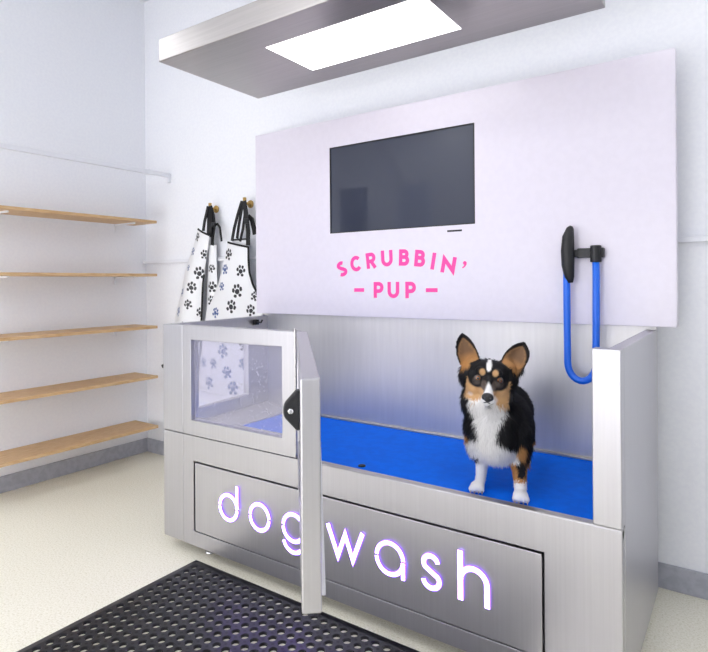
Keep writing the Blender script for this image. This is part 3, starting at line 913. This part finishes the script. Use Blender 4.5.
def in_ear(x, z, e_):
    bi, bo, tp, bui, buo = [np.array(q) for q in e_]
    t = np.linspace(0, 1, 24)[:, None]
    poly = np.vstack([bi * (1 - t) ** 2 + bui * 2 * t * (1 - t) + tp * t * t, (bo * (1 - t) ** 2 + buo * 2 * t * (1 - t) + tp * t * t)[::-1]])
    r = np.zeros(x.shape, bool)
    for p, q in zip(poly, np.roll(poly, -1, axis=0)):
        if p[1] != q[1]:
            r ^= ((p[1] > z) != (q[1] > z)) & (x < (q[0] - p[0]) * (z - p[1]) / (q[1] - p[1]) + p[0])
    return r
def coat(P, Nn):
    """coat colour of the dog by place on its body"""
    x, y, z = P[:, 0], P[:, 1], P[:, 2]
    n = len(x)
    C = np.tile(BLK, (n, 1))
    jit = rng.normal(0, 1, n)
    def put(mask, col):
        m = np.clip(mask, 0, 1)[:, None]
        C[:] = C * (1 - m) + np.asarray(col) * m
    # chest bib and white underside
    zz = np.array([0.06, 0.10, 0.121, 0.153, 0.178, 0.194, 0.212, 0.244, 0.297, 0.333, 0.37])
    xl = np.array([-0.10, -0.10, -0.094, -0.110, -0.118, -0.100, -0.066, -0.070, -0.088, -0.100, -0.09])
    xr = np.array([0.09, 0.085, 0.074, 0.074, 0.056, 0.022, -0.008, -0.004, 0.020, 0.031, 0.03])
    l, r = np.interp(z, zz, xl) + jit * 0.004, np.interp(z, zz, xr) + jit * 0.004
    front = sst(0.125, 0.085, y) if False else 1 - sst(0.085, 0.13, y)
    put(sst(-0.006, 0.006, x - l) * sst(-0.006, 0.006, r - x) * front * (z < 0.36) * (z > 0.085), WHT)
    put(((z < 0.15) & (y > 0.09) & (np.abs(x - 0.02) < 0.07) & (z > 0.09)) * 1.0, WHT)
    # tan patches on the shoulders
    put(ell_m(x, z, 0.084, 0.160, 0.016, 0.026) * (y < 0.13), TAN)
    put(ell_m(x, z, -0.112, 0.190, 0.010, 0.016) * (y < 0.12), TAN)
    # front legs
    legL = (x < -0.02) & (z < 0.10) & (y < 0.14)
    put(legL * 1.0, WHT)
    put(ell_m(x, z, -0.080, 0.118, 0.012, 0.012) * (y < 0.12), BLK)
    legR = (x > 0.04) & (z < 0.125) & (y < 0.12)
    put(legR * 1.0, BLK)
    put((legR & ((x < 0.066 + jit * 0.002 - (z - 0.09) * 0.1) | (x > 0.094) | (z < 0.070 + jit * 0.003))) * 1.0, TAN)
    put((legR & (z < 0.056 + jit * 0.004)) * 1.0, WHT)
    # hind legs
    hind = (y > 0.30) & (z < 0.12)
    put(hind * 1.0, TAN)
    put((hind & (z < 0.06)) * 1.0, WHT)
    # head markings, in head units (1 unit = 1/290 m) about the point between the eyes
    c, s = math.cos(TILT), math.sin(TILT)
    dx, dz = (x - E0.x), (z - E0.z)
    a = (dx * c - dz * s) * 290
    q = -(dx * s + dz * c) * 290
    head = (y < 0.095) & (z > 0.315) & (q < 31)
    face = head & (y < 0.085) & (q > -22)
    cheek = ((a < -3) & (a > -21.8 + jit * 0.4) & (q > np.where(a < -17, 3.6, 1.0)) & (q < 26 + jit * 1.0)) | ((a > 3) & (a < 22.8 + jit * 0.4) & (q > np.where(a > 17, 3.0, 1.0)) & (q < 26 + jit * 1.0))
    put((face & cheek) * 1.0, TAN2)
    put((face & cheek) * ell_m(a, q, 0, 25, 22, 7) * 0.6, TAN2 * 1.1)
    put(face * ell_m(a, q, -11.6, 1.8, 9.6, 8.8, 0.12), BLK)
    put(face * ell_m(a, q, 12.2, 1.8, 9.4, 9.4, 0.12), BLK)
    put(face * ((np.abs(a) < 6.5) & (q > -6) & (q < 9)), BLK)
    put(face * ell_m(a, q, -3.4, 5.5, 3.0, 4.5), GRY)
    put(face * ell_m(a, q, 6.4, 5.5, 2.8, 4.5), GRY)
    put(face * ell_m(a, q, -11.6, 4.2, 4.4, 3.6, 0.35) * 0.6, GRY)
    put(face * ell_m(a, q, 11.8, 4.4, 4.4, 3.6, 0.35) * 0.6, GRY)
    put(face * ell_m(a, q, -6.6, -6.0, 3.0, 3.5), TAN2)
    put(face * ell_m(a, q, 6.6, -6.4, 3.0, 3.5), TAN2)
    put(face * ell_m(a, q, -0.6, -12.4, 2.7, 5.2, 0.15), WHT)
    wm = np.interp(q, [1, 4, 9, 14, 19, 24, 31], [0.0, 1.4, 3.6, 5.4, 7.4, 9.0, 8.5])
    put((face & (q > 1) & (y < 0.06)) * sst(1.0, -1.0, np.abs(a - np.interp(q, [1, 9, 18, 31], [0.6, 1.9, 2.0, 1.4])) - wm), WHT)
    put(face * ell_m(a, q, -16.0, 20.0, 2.4, 2.2, 0.5) * 0.4, WHT)
    put(face * ell_m(a, q, 9.5, 22.0, 2.6, 3.0, 0.5) * 0.5, WHT)
    # ears: tan brown inside, black rims and backs
    for e_ in EARS:
        bi, bo, tp = np.array(e_[0]), np.array(e_[1]), np.array(e_[2])
        axis = tp - (bi + bo) / 2
        h = ((x - (bi + bo)[0] / 2) * axis[0] + (z - (bi + bo)[1] / 2) * axis[1]) / (axis @ axis)
        d = inside_poly_edge(x, z, e_)
        isin = in_ear(x, z, e_) & (Nn[:, 1] < 0.25) & (y > 0.03)
        d = d + 0.003 * (h < 0.4)
        put(isin * sst(0.007, 0.013, d - 0.022 * np.clip(h - 0.50, 0, 1)) * 1.0, EARC)
        put(isin * sst(0.009, 0.015, d) * (1 - sst(0.1, 0.45, h)) * 0.7, TAN)
        put(isin * sst(0.013, 0.024, d + jit * 0.003) * sst(0.15, 0.4, h) * 0.65, (0.15, 0.09, 0.06))
    put(ell_m(x, z, -0.116, 0.457, 0.018, 0.016, 0.3) * (y < 0.085) * (Nn[:, 1] < 0.3), TAN)
    return C

def mesh_arrays(me):
    co = np.empty(len(me.vertices) * 3, dtype=np.float64)
    me.vertices.foreach_get('co', co)
    no = np.empty(len(me.vertices) * 3, dtype=np.float64)
    me.vertices.foreach_get('normal', no)
    return co.reshape(-1, 3), no.reshape(-1, 3)
co, no = mesh_arrays(body_me)
C = coat(co, no)
ca = body_me.color_attributes.new('Col', 'FLOAT_COLOR', 'POINT')
ca.data.foreach_set('color', np.hstack([C, np.ones((len(C), 1))]).astype(np.float32).ravel())
for p in body_me.polygons:
    p.use_smooth = True
M_coat = attr_mat('dog_coat', 0.7, 0.25)
body_me.materials.clear()
body_me.materials.append(M_coat)
dog = thing('dog', 'black, tan and white corgi standing on the blue tub mat, ears up, facing the camera', 'dog', DR)
dog.rotation_euler = (0, 0, DA)
body = bpy.data.objects.new('body', body_me)
COL.objects.link(body)
body.parent = dog
def dogpart(bb, name, m, smooth=True, bevel=0.0):
    o = bb.build(name, m, None, bevel=bevel, smooth=smooth)
    o.parent = dog
    return o
# fur: short blades following the lie of the coat
tri = []
body_me.calc_loop_triangles()
T = np.array([t_.vertices[:] for t_ in body_me.loop_triangles])
A_, B_, C_ = co[T[:, 0]], co[T[:, 1]], co[T[:, 2]]
area = np.linalg.norm(np.cross(B_ - A_, C_ - A_), axis=1) / 2
NF = 90000
idx = rng.choice(len(T), NF, p=area / area.sum())
u, v = rng.random(NF), rng.random(NF)
fl = u + v > 1
u[fl], v[fl] = 1 - u[fl], 1 - v[fl]
R0 = A_[idx] + (B_[idx] - A_[idx]) * u[:, None] + (C_[idx] - A_[idx]) * v[:, None]
Nn = no[T[idx, 0]]
FC = coat(R0, Nn) * np.where(np.arange(NF)[:, None] % 3 == 0, rng.uniform(0.8, 1.0, (NF, 1)), rng.uniform(0.96, 1.06, (NF, 1)))
x, y, z = R0.T
isear = (z > 0.455) & (y > 0.035) & (np.abs(x + 0.03) > 0.045)
isface = (y < 0.09) & (z > 0.335) & (np.abs(x + 0.0317) < 0.085)
ln = np.full(NF, 0.017)
ln = np.where((z < 0.34) & (z > 0.11) & (y < 0.12), 0.026, ln)
ln = np.where((z > 0.30) & (y > 0.06) & (np.abs(x + 0.03) > 0.06), 0.022, ln)
ln = np.where(isface, 0.0050, ln)
ln = np.where(isface & (np.abs(x + 0.0317) > 0.058), 0.010, ln)
ln = np.where(isear, 0.0045, ln)
ln = np.where(z < 0.11, 0.009, ln)
ln = np.where(z < 0.035, 0.0035, ln)
ln *= rng.uniform(0.7, 1.25, NF)
flow = np.zeros((NF, 3))
flow[:, 2] = -1.0
flow[:, 1] = np.where(y > 0.12, 1.3, 0.0)
hc = np.array([-0.032, -0.085, 0.385])
rad = R0 - hc
rad /= np.linalg.norm(rad, axis=1)[:, None]
flow = np.where(isface[:, None], rad, flow)
flow = np.where(isear[:, None], np.array([0, 0, 1.0]), flow)
flow -= Nn * np.sum(flow * Nn, axis=1)[:, None]
flow /= np.linalg.norm(flow, axis=1)[:, None] + 1e-9
lift = np.where(isface | isear | (z < 0.11), 0.35, 0.55)
d0 = Nn * lift[:, None] + flow + rng.normal(0, 0.22, (NF, 3))
d0 /= np.linalg.norm(d0, axis=1)[:, None]
d1 = d0 + np.array([0, 0, -0.25]) + flow * 0.3
d1 /= np.linalg.norm(d1, axis=1)[:, None]
side = np.cross(d0, Nn + rng.normal(0, 0.35, (NF, 3)))
side /= np.linalg.norm(side, axis=1)[:, None] + 1e-9
wd = np.clip(ln * 0.05, 0.0005, 0.0009)[:, None]
base = R0 - Nn * 0.0012
m1 = base + d0 * (ln * 0.55)[:, None]
tp_ = m1 + d1 * (ln * 0.5)[:, None]
flip = np.sum(np.cross(side, d0) * Nn, axis=1) < 0
side[flip] *= -1
V = np.stack([base - side * wd, base + side * wd, m1 + side * wd * 0.8, m1 - side * wd * 0.8, tp_], axis=1).reshape(-1, 3)
V[:, 2] = np.maximum(V[:, 2], 0.0008)
fme = bpy.data.meshes.new('fur')
fme.vertices.add(NF * 5)
fme.vertices.foreach_set('co', V.ravel())
o5 = np.arange(NF) * 5
loops = np.stack([o5, o5 + 1, o5 + 2, o5 + 3, o5 + 3, o5 + 2, o5 + 4], axis=1).ravel()
fme.loops.add(len(loops))
fme.loops.foreach_set('vertex_index', loops)
fme.polygons.add(NF * 2)
ls = np.stack([np.arange(NF) * 7, np.arange(NF) * 7 + 4], axis=1).ravel()
fme.polygons.foreach_set('loop_start', ls)
fme.update(calc_edges=True)
fme.validate()
fa_ = fme.color_attributes.new('Col', 'FLOAT_COLOR', 'POINT')
fa_.data.foreach_set('color', np.hstack([np.repeat(FC, 5, axis=0), np.ones((NF * 5, 1))]).astype(np.float32).ravel())
for p in fme.polygons:
    p.use_smooth = True
fme.normals_split_custom_set_from_vertices((np.repeat(Nn + np.array([0, 0, 0.15]), 5, axis=0) / np.linalg.norm(np.repeat(Nn + np.array([0, 0, 0.15]), 5, axis=0), axis=1)[:, None]).tolist())
fme.materials.append(M_coat)
fur = bpy.data.objects.new('fur', fme)
COL.objects.link(fur)
fur.parent = dog
fur['kind'] = 'stuff'
# eyes, nose, mouth: set on the surface
bvh = BVHTree.FromPolygons([Vector(q) for q in co], [tuple(p.vertices) for p in body_me.polygons])
M_eye = mat('eye_brown', lin(136, 86, 46), 0.08, spec=0.8, coat=1.0)
M_pupil = mat('pupil_black', lin(6, 6, 8), 0.05, spec=0.8, coat=1.0)
M_lid = mat('eyelid_skin', lin(88, 74, 66), 0.5)
M_nose = noise_col(mat('nose_leather', lin(30, 28, 30), 0.35), 300, lin(22, 20, 22), lin(40, 38, 40), bump=0.3)
for s in (-1, 1):
    e_ = HM @ Vector((-0.0300 + s * 0.0372, 0, 0.4180 + s * 0.0015))
    hit = bvh.ray_cast(Vector((e_.x, -0.3, e_.z)), Vector((0, 1, 0)))[0]
    ec = Vector((e_.x, hit.y + 0.0050, e_.z))
    lid = dogpart(MB().ell(ec + Vector((0, 0.0018, 0)), (0.0140, 0.0108, 0.0120), RT), 'eyelid', M_lid)
    ey = dogpart(MB().ell(ec, (0.0108, 0.0112, 0.0104), RT), 'eye', M_eye)
    pu = MB().ell(ec + Vector((0.0004, -0.0068, 0.0006)), (0.0058, 0.0050, 0.0058)).build('pupil', M_pupil, None, smooth=True)
    pu.parent = ey
nb = HM @ Vector((-0.0265, -0.0865, 0.3725))
n_ = MB().ell(nb, (0.0200, 0.0130, 0.0140), RT)
n_.ell(nb + Vector((0, -0.002, -0.006)), (0.0135, 0.0115, 0.0115), RT)
for s in (-1, 1):
    n_.ell(nb + RT @ Vector((s * 0.0115, -0.001, -0.003)), (0.0090, 0.0110, 0.0085), RT)
nose = dogpart(n_, 'nose', M_nose)
for s in (-1, 1):
    q = MB().ell(nb + RT @ Vector((s * 0.0085, -0.0118, -0.0030)), (0.0034, 0.0025, 0.0026), RT).build('nostril', M_pupil, None, smooth=True)
    q.parent = nose
mp_ = [HM @ Vector((-0.0265 + dx, yy, zz_)) for dx, yy, zz_ in ((-0.016, -0.060, 0.3475), (-0.008, -0.0795, 0.3500), (0.0, -0.0825, 0.3535), (0.008, -0.0795, 0.3500), (0.016, -0.060, 0.3475))]
dogpart(MB().tube(mp_, 0.0017, 8), 'mouth', M_pupil)
# claws
for cx, cy in [(-0.076 + dx, 0.0125) for dx in (-0.021, -0.0075, 0.0075, 0.0195)] + [(0.0755 + dx, -0.0525) for dx in (-0.021, -0.0075, 0.0075, 0.021)]:
    dogpart(MB().tube([(cx, cy + 0.005, 0.009), (cx, cy - 0.001, 0.007), (cx, cy - 0.005, 0.0025)], [0.0026, 0.0022, 0.0008], 8), 'claw', mat('claw_horn', lin(200, 180, 165), 0.4))
